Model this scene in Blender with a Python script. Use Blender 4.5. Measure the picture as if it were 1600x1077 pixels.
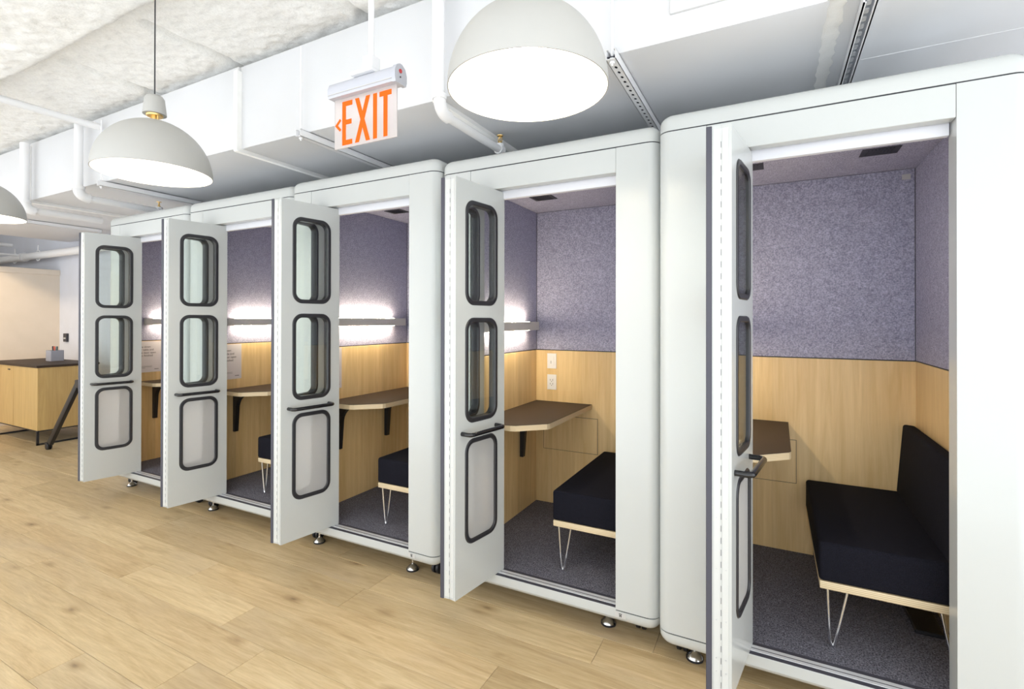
import bpy, bmesh, math, random
from mathutils import Vector, Matrix

random.seed(7)
scene = bpy.context.scene
COL = scene.collection
for o in list(bpy.data.objects):
    bpy.data.objects.remove(o)

# ------------------------------------------------------------------ camera
F_PX, YAW, PITCH, ROLL, CY = 779.13, 0.4818, 0.0037, 0.0016, 497.8
cam_data = bpy.data.cameras.new('camera')
cam_data.sensor_fit = 'HORIZONTAL'
cam_data.sensor_width = 36.0
cam_data.lens = F_PX / 1600.0 * 36.0
cam_data.shift_y = -(538.5 - CY) / 1600.0
cam_data.clip_start = 0.02
cam = bpy.data.objects.new('camera', cam_data)
COL.objects.link(cam)
_fw = Vector((-math.sin(YAW), math.cos(YAW), 0)); _rt = Vector((math.cos(YAW), math.sin(YAW), 0)); _up = Vector((0, 0, 1))
_c, _s = math.cos(PITCH), math.sin(PITCH)
_f2 = _fw * _c + _up * _s; _u2 = _up * _c - _fw * _s
_c, _s = math.cos(ROLL), math.sin(ROLL)
_r3 = _rt * _c + _u2 * _s; _u3 = _u2 * _c - _rt * _s
_m = Matrix((_r3, _u3, -_f2)).transposed().to_4x4()
_m.translation = Vector((0, -2.138, 1.45))
cam.matrix_world = _m
scene.camera = cam

# ------------------------------------------------------------------ light and exposure
world = bpy.data.worlds.new('daylight')
scene.world = world
world.use_nodes = True
bg = world.node_tree.nodes['Background']
bg.inputs['Color'].default_value = (0.93, 0.97, 1.0, 1)
bg.inputs['Strength'].default_value = 1.1
scene.view_settings.view_transform = 'Standard'
scene.view_settings.look = 'None'
scene.view_settings.gamma = 1.0
scene.view_settings.use_curve_mapping = False
scene.view_settings.exposure = 1.37
LED_STRENGTH = 62.0
BULB_STRENGTH = 26.0
scene.cycles.max_bounces = 12
scene.cycles.diffuse_bounces = 8
scene.cycles.transparent_max_bounces = 16

# ------------------------------------------------------------------ materials
def new_mat(name):
    m = bpy.data.materials.new(name); m.use_nodes = True
    nt = m.node_tree; b = nt.nodes['Principled BSDF']
    return m, nt, b

def plain(name, col, rough=0.5, metal=0.0, coat=0.0, spec=0.5):
    m, nt, b = new_mat(name)
    b.inputs['Base Color'].default_value = (*col, 1)
    b.inputs['Roughness'].default_value = rough
    b.inputs['Metallic'].default_value = metal
    b.inputs['Coat Weight'].default_value = coat
    b.inputs['Coat Roughness'].default_value = 0.08
    b.inputs['Specular IOR Level'].default_value = spec
    return m

def coords(nt, scale, use='Object', rnd=False):
    tc = nt.nodes.new('ShaderNodeTexCoord')
    mp = nt.nodes.new('ShaderNodeMapping'); mp.inputs['Scale'].default_value = scale
    src = tc.outputs[use]
    if rnd:
        oi = nt.nodes.new('ShaderNodeObjectInfo')
        mul = nt.nodes.new('ShaderNodeMath'); mul.operation = 'MULTIPLY'; mul.inputs[1].default_value = 37.0
        nt.links.new(oi.outputs['Random'], mul.inputs[0])
        add = nt.nodes.new('ShaderNodeVectorMath'); add.operation = 'ADD'
        nt.links.new(src, add.inputs[0]); nt.links.new(mul.outputs[0], add.inputs[1])
        src = add.outputs[0]
    nt.links.new(src, mp.inputs['Vector'])
    return mp.outputs['Vector']

def noise(nt, vec, scale, detail=4.0, rough=0.6, dist=0.0):
    n = nt.nodes.new('ShaderNodeTexNoise')
    n.inputs['Scale'].default_value = scale; n.inputs['Detail'].default_value = detail
    n.inputs['Roughness'].default_value = rough; n.inputs['Distortion'].default_value = dist
    nt.links.new(vec, n.inputs['Vector'])
    return n.outputs['Fac']

def ramp(nt, fac, stops):
    r = nt.nodes.new('ShaderNodeValToRGB')
    e = r.color_ramp.elements
    e[0].position, e[0].color = stops[0][0], (*stops[0][1], 1)
    e[1].position, e[1].color = stops[-1][0], (*stops[-1][1], 1)
    for p, c in stops[1:-1]:
        x = e.new(p); x.color = (*c, 1)
    nt.links.new(fac, r.inputs['Fac'])
    return r.outputs['Color']

def mix(nt, a, b, fac, mode='MIX'):
    m = nt.nodes.new('ShaderNodeMix'); m.data_type = 'RGBA'; m.blend_type = mode
    for sock, v in ((m.inputs[0], fac), (m.inputs[6], a), (m.inputs[7], b)):
        if isinstance(v, (int, float)): sock.default_value = v
        elif isinstance(v, tuple): sock.default_value = (*v, 1)
        else: nt.links.new(v, sock)
    return m.outputs[2]

def bump(nt, b, height, strength, dist=0.01):
    bp = nt.nodes.new('ShaderNodeBump')
    bp.inputs['Strength'].default_value = strength; bp.inputs['Distance'].default_value = dist
    nt.links.new(height, bp.inputs['Height']); nt.links.new(bp.outputs['Normal'], b.inputs['Normal'])

def emit(name, col, strength):
    m = bpy.data.materials.new(name); m.use_nodes = True
    nt = m.node_tree; nt.nodes.clear()
    e = nt.nodes.new('ShaderNodeEmission'); o = nt.nodes.new('ShaderNodeOutputMaterial')
    e.inputs['Color'].default_value = (*col, 1); e.inputs['Strength'].default_value = strength
    nt.links.new(e.outputs[0], o.inputs[0])
    return m

def oak_mat():
    m, nt, b = new_mat('oak_plank')
    v = coords(nt, (0.9, 9.0, 9.0), rnd=True)
    g = noise(nt, v, 2.2, 7, 0.62, 1.4)
    col = ramp(nt, g, [(0.25, (0.43, 0.315, 0.17)), (0.5, (0.56, 0.44, 0.265)), (0.78, (0.67, 0.555, 0.365))])
    v2 = coords(nt, (3.0, 40.0, 40.0), rnd=True)
    f = noise(nt, v2, 3.0, 5, 0.7)
    col = mix(nt, col, ramp(nt, f, [(0.3, (0.72, 0.69, 0.64)), (0.65, (1.03, 1.03, 1.03))]), 0.6, 'MULTIPLY')
    # knots
    v3 = coords(nt, (2.1, 5.5, 5.5), rnd=True)
    vo = nt.nodes.new('ShaderNodeTexVoronoi'); vo.inputs['Scale'].default_value = 1.1
    nt.links.new(v3, vo.inputs['Vector'])
    k = ramp(nt, vo.outputs['Distance'], [(0.02, (0.36, 0.30, 0.25)), (0.07, (0.70, 0.64, 0.58)), (0.20, (1, 1, 1))])
    col = mix(nt, col, k, 0.85, 'MULTIPLY')
    # greyish clouds
    v4 = coords(nt, (1.3, 3.5, 3.5), rnd=True)
    c = noise(nt, v4, 1.3, 3, 0.5)
    col = mix(nt, col, (0.45, 0.36, 0.25), ramp(nt, c, [(0.56, (0, 0, 0)), (0.75, (0.5, 0.5, 0.5))]))
    oi = nt.nodes.new('ShaderNodeObjectInfo')
    tint = ramp(nt, oi.outputs['Random'], [(0.0, (0.80, 0.75, 0.67)), (0.3, (0.93, 0.89, 0.82)), (0.6, (1.08, 1.05, 1.0)), (0.8, (0.98, 0.92, 0.84)), (1.0, (0.93, 0.93, 0.94))])
    col = mix(nt, col, tint, 1.0, 'MULTIPLY')
    nt.links.new(col, b.inputs['Base Color'])
    b.inputs['Roughness'].default_value = 0.42
    bump(nt, b, f, 0.12, 0.002)
    return m

def veneer_mat(name, dark, light, scale=(9.0, 9.0, 0.6), leaf=0.21):
    m, nt, b = new_mat(name)
    v = coords(nt, scale)
    g = noise(nt, v, 2.4, 6, 0.6, 0.8)
    col = ramp(nt, g, [(0.28, dark), (0.72, light)])
    v2 = coords(nt, (60.0, 60.0, 2.0))
    f = noise(nt, v2, 2.0, 4, 0.7)
    col = mix(nt, col, ramp(nt, f, [(0.3, (0.88, 0.86, 0.83)), (0.7, (1.03, 1.02, 1.0))]), 0.6, 'MULTIPLY')
    tc = nt.nodes.new('ShaderNodeTexCoord')
    sp = nt.nodes.new('ShaderNodeSeparateXYZ'); nt.links.new(tc.outputs['Object'], sp.inputs[0])
    ad = nt.nodes.new('ShaderNodeMath'); nt.links.new(sp.outputs[0], ad.inputs[0]); nt.links.new(sp.outputs[1], ad.inputs[1])
    dv = nt.nodes.new('ShaderNodeMath'); dv.operation = 'DIVIDE'; dv.inputs[1].default_value = leaf; nt.links.new(ad.outputs[0], dv.inputs[0])
    fl = nt.nodes.new('ShaderNodeMath'); fl.operation = 'FLOOR'; nt.links.new(dv.outputs[0], fl.inputs[0])
    wn = nt.nodes.new('ShaderNodeTexWhiteNoise'); wn.noise_dimensions = '1D'; nt.links.new(fl.outputs[0], wn.inputs['W'])
    col = mix(nt, col, ramp(nt, wn.outputs['Value'], [(0.0, (0.88, 0.86, 0.83)), (1.0, (1.06, 1.05, 1.03))]), 1.0, 'MULTIPLY')
    nt.links.new(col, b.inputs['Base Color'])
    b.inputs['Roughness'].default_value = 0.42
    return m

def speckle_mat(name, dark, light, scale, rough=0.95, bs=0.35, lo=0.36, hi=0.64):
    m, nt, b = new_mat(name)
    v = coords(nt, (1, 1, 1))
    a = noise(nt, v, scale, 5, 0.75)
    c = noise(nt, v, scale * 0.22, 4, 0.7, 0.6)
    col = ramp(nt, a, [(lo, dark), (hi, light)])
    col = mix(nt, col, ramp(nt, c, [(0.3, (0.82, 0.82, 0.84)), (0.7, (1.08, 1.08, 1.07))]), 1.0, 'MULTIPLY')
    nt.links.new(col, b.inputs['Base Color'])
    b.inputs['Roughness'].default_value = rough
    b.inputs['Specular IOR Level'].default_value = 0.15
    bump(nt, b, a, bs, 0.004)
    return m

def ply_mat():
    m, nt, b = new_mat('plywood_edge')
    tc = nt.nodes.new('ShaderNodeTexCoord')
    sp = nt.nodes.new('ShaderNodeSeparateXYZ'); nt.links.new(tc.outputs['Object'], sp.inputs[0])
    w = nt.nodes.new('ShaderNodeMath'); w.operation = 'MULTIPLY'; w.inputs[1].default_value = 900.0
    nt.links.new(sp.outputs[2], w.inputs[0])
    s = nt.nodes.new('ShaderNodeMath'); s.operation = 'SINE'; nt.links.new(w.outputs[0], s.inputs[0])
    h = nt.nodes.new('ShaderNodeMath'); h.operation = 'MULTIPLY_ADD'; h.inputs[1].default_value = 0.5; h.inputs[2].default_value = 0.5
    nt.links.new(s.outputs[0], h.inputs[0])
    col = ramp(nt, h.outputs[0], [(0.1, (0.52, 0.40, 0.24)), (0.6, (0.72, 0.60, 0.40))])
    nt.links.new(col, b.inputs['Base Color'])
    b.inputs['Roughness'].default_value = 0.55
    return m

def plaster_mat(name, col, nscale, bs, dist, rough=0.9, spots=0.0):
    m, nt, b = new_mat(name)
    v = coords(nt, (1, 1, 1))
    a = noise(nt, v, nscale, 8, 0.75)
    c = noise(nt, v, nscale * 0.15, 3, 0.5)
    k = ramp(nt, a, [(0.25, tuple(x * (1 - spots) for x in col)), (0.55, col)])
    k = mix(nt, k, ramp(nt, c, [(0.3, (0.95, 0.95, 0.94)), (0.7, (1, 1, 1))]), 1.0, 'MULTIPLY')
    nt.links.new(k, b.inputs['Base Color'])
    b.inputs['Roughness'].default_value = rough
    bump(nt, b, a, bs, dist)
    return m

def glass_mat(name):
    m = bpy.data.materials.new(name); m.use_nodes = True
    nt = m.node_tree; nt.nodes.clear()
    o = nt.nodes.new('ShaderNodeOutputMaterial'); mx = nt.nodes.new('ShaderNodeMixShader')
    t = nt.nodes.new('ShaderNodeBsdfTransparent'); t.inputs['Color'].default_value = (0.95, 0.97, 0.96, 1)
    g = nt.nodes.new('ShaderNodeBsdfGlossy'); g.inputs['Roughness'].default_value = 0.01
    f = nt.nodes.new('ShaderNodeFresnel')
    ge = nt.nodes.new('ShaderNodeNewGeometry'); mr = nt.nodes.new('ShaderNodeMapRange')
    mr.inputs['To Min'].default_value = 1.5; mr.inputs['To Max'].default_value = 1 / 1.5
    nt.links.new(ge.outputs['Backfacing'], mr.inputs['Value']); nt.links.new(mr.outputs[0], f.inputs['IOR'])
    nt.links.new(f.outputs[0], mx.inputs[0]); nt.links.new(t.outputs[0], mx.inputs[1]); nt.links.new(g.outputs[0], mx.inputs[2])
    nt.links.new(mx.outputs[0], o.inputs[0])
    return m

def frosted_mat(name, col, tr=0.5, rr=0.35):
    m = bpy.data.materials.new(name); m.use_nodes = True
    nt = m.node_tree; nt.nodes.clear()
    o = nt.nodes.new('ShaderNodeOutputMaterial'); mx = nt.nodes.new('ShaderNodeMixShader')
    t = nt.nodes.new('ShaderNodeBsdfTranslucent'); t.inputs['Color'].default_value = (*col, 1)
    d = nt.nodes.new('ShaderNodeBsdfDiffuse'); d.inputs['Color'].default_value = (*col, 1)
    mx0 = nt.nodes.new('ShaderNodeMixShader'); mx0.inputs[0].default_value = 0.5
    nt.links.new(t.outputs[0], mx0.inputs[1]); nt.links.new(d.outputs[0], mx0.inputs[2])
    g = nt.nodes.new('ShaderNodeBsdfRefraction'); g.inputs['Roughness'].default_value = rr; g.inputs['IOR'].default_value = 1.3
    g.inputs['Color'].default_value = (*col, 1)
    mx.inputs[0].default_value = tr
    nt.links.new(mx0.outputs[0], mx.inputs[1]); nt.links.new(g.outputs[0], mx.inputs[2])
    nt.links.new(mx.outputs[0], o.inputs[0])
    return m

M = {}
M['white'] = plain('white_gloss_enamel', (0.505, 0.525, 0.520), 0.25, coat=0.15)
M['white_track'] = plain('white_track', (0.70, 0.71, 0.76), 0.4)
M['white_hinge'] = plain('white_hinge_leaf', (0.56, 0.575, 0.568), 0.35)
M['seam'] = plain('dark_seam', (0.025, 0.027, 0.035), 0.6)
M['rubber'] = plain('charcoal_rubber', (0.055, 0.055, 0.075), 0.55)
M['frame'] = plain('black_window_rubber', (0.022, 0.022, 0.026), 0.38)
M['blackgloss'] = plain('black_gloss_plastic', (0.012, 0.012, 0.014), 0.14)
M['black'] = plain('black_steel', (0.010, 0.010, 0.013), 0.45)
M['alu'] = plain('aluminium', (0.74, 0.76, 0.80), 0.35, metal=0.25)
M['chrome'] = plain('chrome', (0.78, 0.78, 0.79), 0.16, metal=1.0)
M['galv'] = plain('galvanised_steel', (0.50, 0.52, 0.56), 0.42, metal=0.8)
M['felt'] = speckle_mat('grey_felt', (0.21, 0.215, 0.30), (0.55, 0.55, 0.70), 150.0)
M['carpet'] = speckle_mat('charcoal_carpet', (0.032, 0.032, 0.042), (0.38, 0.375, 0.45), 170.0, bs=0.9, lo=0.38, hi=0.70)
M['maple'] = veneer_mat('maple_veneer', (0.68, 0.48, 0.22), (0.83, 0.635, 0.345))
M['oakcab'] = veneer_mat('oak_cabinet', (0.47, 0.31, 0.115), (0.60, 0.42, 0.17), leaf=0.5)
M['ply'] = ply_mat()
M['laminate'] = plain('brown_laminate', (0.050, 0.034, 0.024), 0.55, spec=0.12)
M['fabric'] = speckle_mat('black_navy_fabric', (0.0045, 0.0045, 0.007), (0.012, 0.012, 0.020), 300.0, bs=0.2)
M['darkvent'] = plain('dark_vent_plastic', (0.03, 0.03, 0.04), 0.5)
M['plastic'] = plain('white_plastic', (0.82, 0.81, 0.80), 0.35)
M['slot'] = plain('dark_slot', (0.02, 0.02, 0.02), 0.6)
M['paper'] = plain('notice_paper', (0.70, 0.66, 0.68), 0.7)
M['ink'] = plain('black_ink', (0.03, 0.03, 0.03), 0.8)
M['oak'] = oak_mat()
M['subfloor'] = plain('dark_joint', (0.16, 0.10, 0.05), 0.8)
M['duct'] = plaster_mat('white_duct_paint', (0.69, 0.70, 0.725), 14.0, 0.05, 0.004, 0.5)
M['caulk'] = plaster_mat('white_caulk', (0.90, 0.90, 0.89), 60.0, 0.35, 0.004, 0.7)
M['pipe'] = plain('white_pipe_paint', (0.80, 0.805, 0.82), 0.42)
M['spray'] = plaster_mat('sprayed_fireproofing', (0.90, 0.90, 0.885), 60.0, 0.6, 0.008, 0.95, spots=0.16)
M['wallwhite'] = plaster_mat('pale_wall_paint', (0.62, 0.64, 0.71), 30.0, 0.03, 0.003, 0.8)
M['beige'] = plaster_mat('beige_wall_paint', (0.72, 0.63, 0.53), 30.0, 0.03, 0.003, 0.8)
M['beam'] = plain('taupe_beam_paint', (0.42, 0.36, 0.29), 0.8)
M['shade'] = plain('cream_lamp_shade', (0.43, 0.425, 0.405), 0.45)
M['shadein'] = plain('white_shade_inside', (0.85, 0.84, 0.80), 0.5)
M['brass'] = plain('brass', (0.75, 0.52, 0.20), 0.28, metal=1.0)
M['cord'] = plain('dark_cord', (0.04, 0.04, 0.045), 0.6)
M['bulb'] = emit('lamp_bulb_glow', (1.0, 0.90, 0.72), BULB_STRENGTH)
M['led'] = emit('led_strip_glow', (1.0, 0.84, 0.60), LED_STRENGTH)
M['glass'] = glass_mat('clear_glass')
M['frost'] = frosted_mat('frosted_glass', (0.95, 0.95, 0.95), 0.55, 0.27)
M['exitpanel'] = frosted_mat('exit_acrylic', (0.92, 0.88, 0.87), 0.45, 0.15)
M['orange'] = emit('exit_letter_orange', (1.0, 0.145, 0.02), 0.62)
M['housing'] = plain('exit_housing_grey', (0.46, 0.47, 0.52), 0.35)
M['lightbar'] = plain('grey_light_bar', (0.62, 0.61, 0.60), 0.45)
M['red'] = plain('red_button', (0.5, 0.03, 0.03), 0.4)
M['greycup'] = plain('grey_cup', (0.33, 0.33, 0.37), 0.6)
M['penred'] = plain('red_pen', (0.55, 0.10, 0.06), 0.4)
M['pengreen'] = plain('dark_green_pen', (0.04, 0.09, 0.09), 0.4)
M['sticker'] = plain('grey_sticker', (0.50, 0.50, 0.49), 0.4)

# ------------------------------------------------------------------ mesh helpers
def mesh_obj(name, bm, mat, parent=None, smooth=None, loc=None, rot=None):
    bmesh.ops.recalc_face_normals(bm, faces=bm.faces)
    me = bpy.data.meshes.new(name)
    bm.to_mesh(me); bm.free()
    if mat is not None:
        mats = mat if isinstance(mat, (list, tuple)) else [mat]
        for x in mats: me.materials.append(M[x])
    if smooth:
        for p in me.polygons: p.use_smooth = True
        me.set_sharp_from_angle(angle=math.radians(smooth))
    o = bpy.data.objects.new(name, me)
    COL.objects.link(o)
    if parent is not None: o.parent = parent
    if loc is not None: o.location = loc
    if rot is not None: o.rotation_euler = rot
    return o

def empty(name, loc=(0, 0, 0), rz=0.0):
    o = bpy.data.objects.new(name, None)
    o.empty_display_size = 0.1
    COL.objects.link(o); o.location = loc; o.rotation_euler = (0, 0, rz)
    return o

def tag(o, label, cat, group=None):
    o['label'] = label; o['category'] = cat
    if group: o['group'] = group
    return o

def struct(o, label, cat):
    o['kind'] = 'structure'; o['label'] = label; o['category'] = cat
    return o

def copy_tree(o, parent=None):
    c = o.copy(); COL.objects.link(c); c.parent = parent
    for ch in list(o.children): copy_tree(ch, c)
    return c

def BM(): return bmesh.new()

def box(bm, x0, x1, y0, y1, z0, z1, bevel=0.0, seg=1, mat=0):
    r = bmesh.ops.create_cube(bm, size=1.0)
    for v in r['verts']:
        v.co = Vector(((x0 + x1) / 2 + v.co.x * (x1 - x0), (y0 + y1) / 2 + v.co.y * (y1 - y0), (z0 + z1) / 2 + v.co.z * (z1 - z0)))
    fs = set(f for v in r['verts'] for f in v.link_faces)
    for f in fs: f.material_index = mat
    if bevel > 0:
        es = list(set(e for v in r['verts'] for e in v.link_edges))
        bmesh.ops.bevel(bm, geom=es, offset=bevel, segments=seg, affect='EDGES', profile=0.5)

def boxobj(name, mat, parent, x0, x1, y0, y1, z0, z1, bevel=0.0, seg=1, smooth=None):
    bm = BM(); box(bm, x0, x1, y0, y1, z0, z1, bevel, seg)
    return mesh_obj(name, bm, mat, parent, smooth)

def ring_verts(bm, pts): return [bm.verts.new(p) for p in pts]

def bridge(bm, a, b, closed=True):
    n = len(a)
    for i in range(n if closed else n - 1):
        j = (i + 1) % n
        bm.faces.new((a[i], a[j], b[j], b[i]))

def loft(bm, loops, cap=(True, True)):
    rs = [ring_verts(bm, l) for l in loops]
    for a, b in zip(rs, rs[1:]): bridge(bm, a, b)
    if cap[0]: bm.faces.new(list(reversed(rs[0])))
    if cap[1]: bm.faces.new(rs[-1])
    return rs

def rrect(x0, x1, y0, y1, r, n=6):
    pts = []
    for cx, cy, a0 in ((x1 - r, y0 + r, -90), (x1 - r, y1 - r, 0), (x0 + r, y1 - r, 90), (x0 + r, y0 + r, 180)):
        for i in range(n + 1):
            a = math.radians(a0 + 90 * i / n)
            pts.append((cx + r * math.cos(a), cy + r * math.sin(a)))
    return pts

def prism(bm, loop, z0, z1):
    loft(bm, [[(x, y, z0) for x, y in loop], [(x, y, z1) for x, y in loop]])

def tube(bm, pts, r, n=12, cap=True):
    pts = [Vector(p) for p in pts]
    rings = []
    prev = None
    for i, p in enumerate(pts):
        if i == 0: t = pts[1] - p
        elif i == len(pts) - 1: t = p - pts[i - 1]
        else: t = (pts[i + 1] - p).normalized() + (p - pts[i - 1]).normalized()
        t.normalize()
        if prev is None:
            ref = Vector((0, 0, 1)) if abs(t.z) < 0.9 else Vector((1, 0, 0))
            u = t.cross(ref).normalized()
        else:
            u = (prev - t * prev.dot(t)).normalized()
        prev = u
        w = t.cross(u)
        rr = r[i] if isinstance(r, (list, tuple)) else r
        rings.append([p + (u * math.cos(2 * math.pi * k / n) + w * math.sin(2 * math.pi * k / n)) * rr for k in range(n)])
    loft(bm, rings, (cap, cap))

def bend(p0, c, p1, n=6):
    p0, c, p1 = Vector(p0), Vector(c), Vector(p1)
    return [p0 * (1 - t) ** 2 + c * 2 * t * (1 - t) + p1 * t * t for t in [i / n for i in range(n + 1)]]

def lathe(bm, prof, n=32, cx=0.0, cy=0.0, cap=(False, False)):
    loft(bm, [[(cx + r * math.cos(2 * math.pi * k / n), cy + r * math.sin(2 * math.pi * k / n), z) for k in range(n)] for r, z in prof], cap)

def holed_plate(bm, outer, holes, t0, t1, axis):
    """plate in the (u, z) plane with real holes; axis(u, t, z) gives a point"""
    sides = []
    for t in (t0, t1):
        loops = []; edges = []
        for lp in [outer] + holes:
            vs = [bm.verts.new(axis(u, t, z)) for u, z in lp]
            es = [bm.edges.new((vs[i], vs[(i + 1) % len(vs)])) for i in range(len(vs))]
            loops.append(vs); edges += es
        bmesh.ops.triangle_fill(bm, edges=edges, use_beauty=True)
        sides.append(loops)
    for a, b in zip(*sides): bridge(bm, a, b)

def text_mesh(name, body, size, mat, parent, M4):
    cu = bpy.data.curves.new(name, 'FONT'); cu.body = body; cu.size = size; cu.extrude = 0.0002
    cu.space_line = 1.12
    to = bpy.data.objects.new(name + '_src', cu); COL.objects.link(to)
    dg = bpy.context.evaluated_depsgraph_get()
    me = bpy.data.meshes.new_from_object(to.evaluated_get(dg))
    bpy.data.objects.remove(to)
    me.name = name
    me.transform(M4)
    me.materials.clear(); me.materials.append(M[mat])
    o = bpy.data.objects.new(name, me); COL.objects.link(o); o.parent = parent
    return o

# ------------------------------------------------------------------ the setting
XL, XR, YB = -9.3, 3.2, 1.28
floor = boxobj('floor', 'subfloor', None, -12.4, 2.4, -2.55, 1.6, -0.08, -0.0125)
struct(floor, 'pale oak plank floor running under the phone booths', 'floor')
PITCH_Y = 0.191
known = {-1: [-0.681], -2: [-3.823, -1.95], -3: [-2.92], -4: [-3.25, -2.315], -5: [-1.98], -7: [-2.652]}
rows = range(-13, 8)
for rI in rows:
    y1 = 0.078 + (rI + 1) * PITCH_Y; y0 = y1 - PITCH_Y
    js = list(known.get(rI, [random.uniform(-3.4, -1.8)]))
    x = max(js)
    while x < 1.4:
        x += random.choice((1.25, 1.6, 1.9, 1.9, 2.1)); js.append(x)
    x = min(js)
    while x > -9.4:
        x -= random.choice((1.25, 1.6, 1.9, 1.9, 2.1)); js.append(x)
    js = sorted(js)
    for a, b in zip(js, js[1:]):
        if y0 > 0.27 and a > -4.8: continue          # hidden under and behind the booths
        hx, hy = (b - a) / 2, PITCH_Y / 2
        bm = BM()
        g, c, h = 0.0007, 0.0013, 0.012
        lo = [(-hx + g, -hy + g), (hx - g, -hy + g), (hx - g, hy - g), (-hx + g, hy - g)]
        hi = [(-hx + g + c, -hy + g + c), (hx - g - c, -hy + g + c), (hx - g - c, hy - g - c), (-hx + g + c, hy - g - c)]
        loft(bm, [[(x_, y_, -h) for x_, y_ in lo], [(x_, y_, -c * 0.7) for x_, y_ in lo], [(x_, y_, 0) for x_, y_ in hi]])
        mesh_obj('plank', bm, 'oak', floor, loc=((a + b) / 2, (y0 + y1) / 2, 0))

wb = boxobj('wall_back', 'wallwhite', None, XL - 2.95, XR - 0.001, YB, YB + 0.15, -0.012, 3.6)
struct(wb, 'pale bluish white wall behind the phone booths', 'wall')
wl = boxobj('wall_left', 'beige', None, XL - 0.15, XL, -2.55, YB, -0.012, 2.17)
struct(wl, 'warm beige end wall behind the wooden cabinet', 'wall')
bm = BM(); box(bm, XL - 0.02, XL + 0.018, -2.55, YB, 2.095, 2.175, 0.006)
mesh_obj('trim_1', bm, 'beige', wl)
bm = BM(); box(bm, XL - 2.9, XL - 2.8, -2.55, YB, 1.8, 3.16); box(bm, XL - 2.9, XL - 0.155, -2.55, YB, 2.05, 2.10)
o = mesh_obj('wall_recess', bm, 'beam'); struct(o, 'taupe upper wall set back above the beige end wall', 'wall')

# sprayed ceiling: a heightfield with a deck rib along the row and crosswise gaps
def hsh(i, j):
    n = (i * 374761393 + j * 668265263) & 0xffffffff
    n = ((n ^ (n >> 13)) * 1274126177) & 0xffffffff
    return ((n ^ (n >> 16)) & 0xffff) / 65535.0
def vn(x, y):
    i, j = math.floor(x), math.floor(y); u, v = x - i, y - j
    u, v = u * u * (3 - 2 * u), v * v * (3 - 2 * v)
    return (hsh(i, j) * (1 - u) + hsh(i + 1, j) * u) * (1 - v) + (hsh(i, j + 1) * (1 - u) + hsh(i + 1, j + 1) * u) * v
def ceil_z(x, y):
    z = 3.16
    yy = y + 0.035 * (vn(x * 1.7, 3.1) - 0.5)
    t = (yy + 0.735) / 0.05
    z -= 0.115 / (1 + math.exp(max(-30, min(30, t * 5))))            # the deck hangs lower on the room side of the rib
    z += 0.014 * (vn(x * 6, y * 6) - 0.5) + 0.008 * (vn(x * 19, y * 19) - 0.5) + 0.014 * (vn(x * 43, y * 43) - 0.5)
    for xc in (-2.05, -3.2, -4.15, -5.3):
        if y > -0.60:
            d = abs(x - xc - 0.03 * (vn(y * 8, xc * 3) - 0.5))
            if d < 0.05:
                z += 0.09 * (1 - d / 0.05) * (0.3 + 0.7 * vn(y * 12, xc))
    return z
bm = BM()
nx, ny = 330, 92
x0, x1, y0, y1 = -8.2, -0.9, -1.55, 0.05
grid = [[bm.verts.new((x0 + (x1 - x0) * i / nx, y0 + (y1 - y0) * j / ny, 0)) for j in range(ny + 1)] for i in range(nx + 1)]
for r_ in grid:
    for v in r_: v.co.z = ceil_z(v.co.x, v.co.y)
for i in range(nx):
    for j in range(ny):
        bm.faces.new((grid[i][j], grid[i + 1][j], grid[i + 1][j + 1], grid[i][j + 1]))
box(bm, XL - 2.9, 4.0, -6.0, YB, 3.36, 3.46)
box(bm, x1 - 0.005, 4.0, -6.0, YB, 3.17, 3.36); box(bm, XL - 2.9, x0 + 0.005, -6.0, YB, 3.17, 3.36); box(bm, x0, x1, -6.0, y0 + 0.01, 3.045, 3.36)
ceil = mesh_obj('ceiling', bm, 'spray', None, smooth=60)
struct(ceil, 'rough white sprayed fireproofing ceiling', 'ceiling')

# ------------------------------------------------------------------ air duct above the booths
DZ, DY = 2.56, -0.10
duct = tag(empty('air_duct', (0, 0, DZ)), 'large white rectangular air duct running above the row of booths', 'air duct')
def dbox(name, mat, x0, x1, y0, y1, z0, z1, bevel=0.006):
    return boxobj(name, mat, duct, x0, x1, y0, y1, z0 - DZ, z1 - DZ, bevel, 2, 40)
joints = [-8.95, -6.14, -3.07, -1.49, 0.20, 3.15]
for a, b in zip(joints, joints[1:]):
    k = joints.index(a)
    dbox('duct_section', 'duct', a + 0.001, b - 0.001, DY + (0.012 if k == 2 else 0.0), 1.26, DZ + (0.004 if k == 1 else 0.0), 3.095)
def flange(x, wid=0.035, proud=0.022):
    bm = BM()
    L = [(DY - proud, -proud + 0.008), (DY - proud + 0.008, -proud), (1.24, -proud), (1.24, 0.014), (DY + 0.014, 0.014), (DY + 0.014, 0.50), (DY - proud, 0.50)]
    h_ = wid / 2
    loft(bm, [[(x - h_, y, z) for y, z in L], [(x + h_, y, z) for y, z in L]])
    return mesh_obj('flange', bm, 'caulk', duct, smooth=50)
for x in (-3.07, -1.49, -6.14): flange(x)
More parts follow.
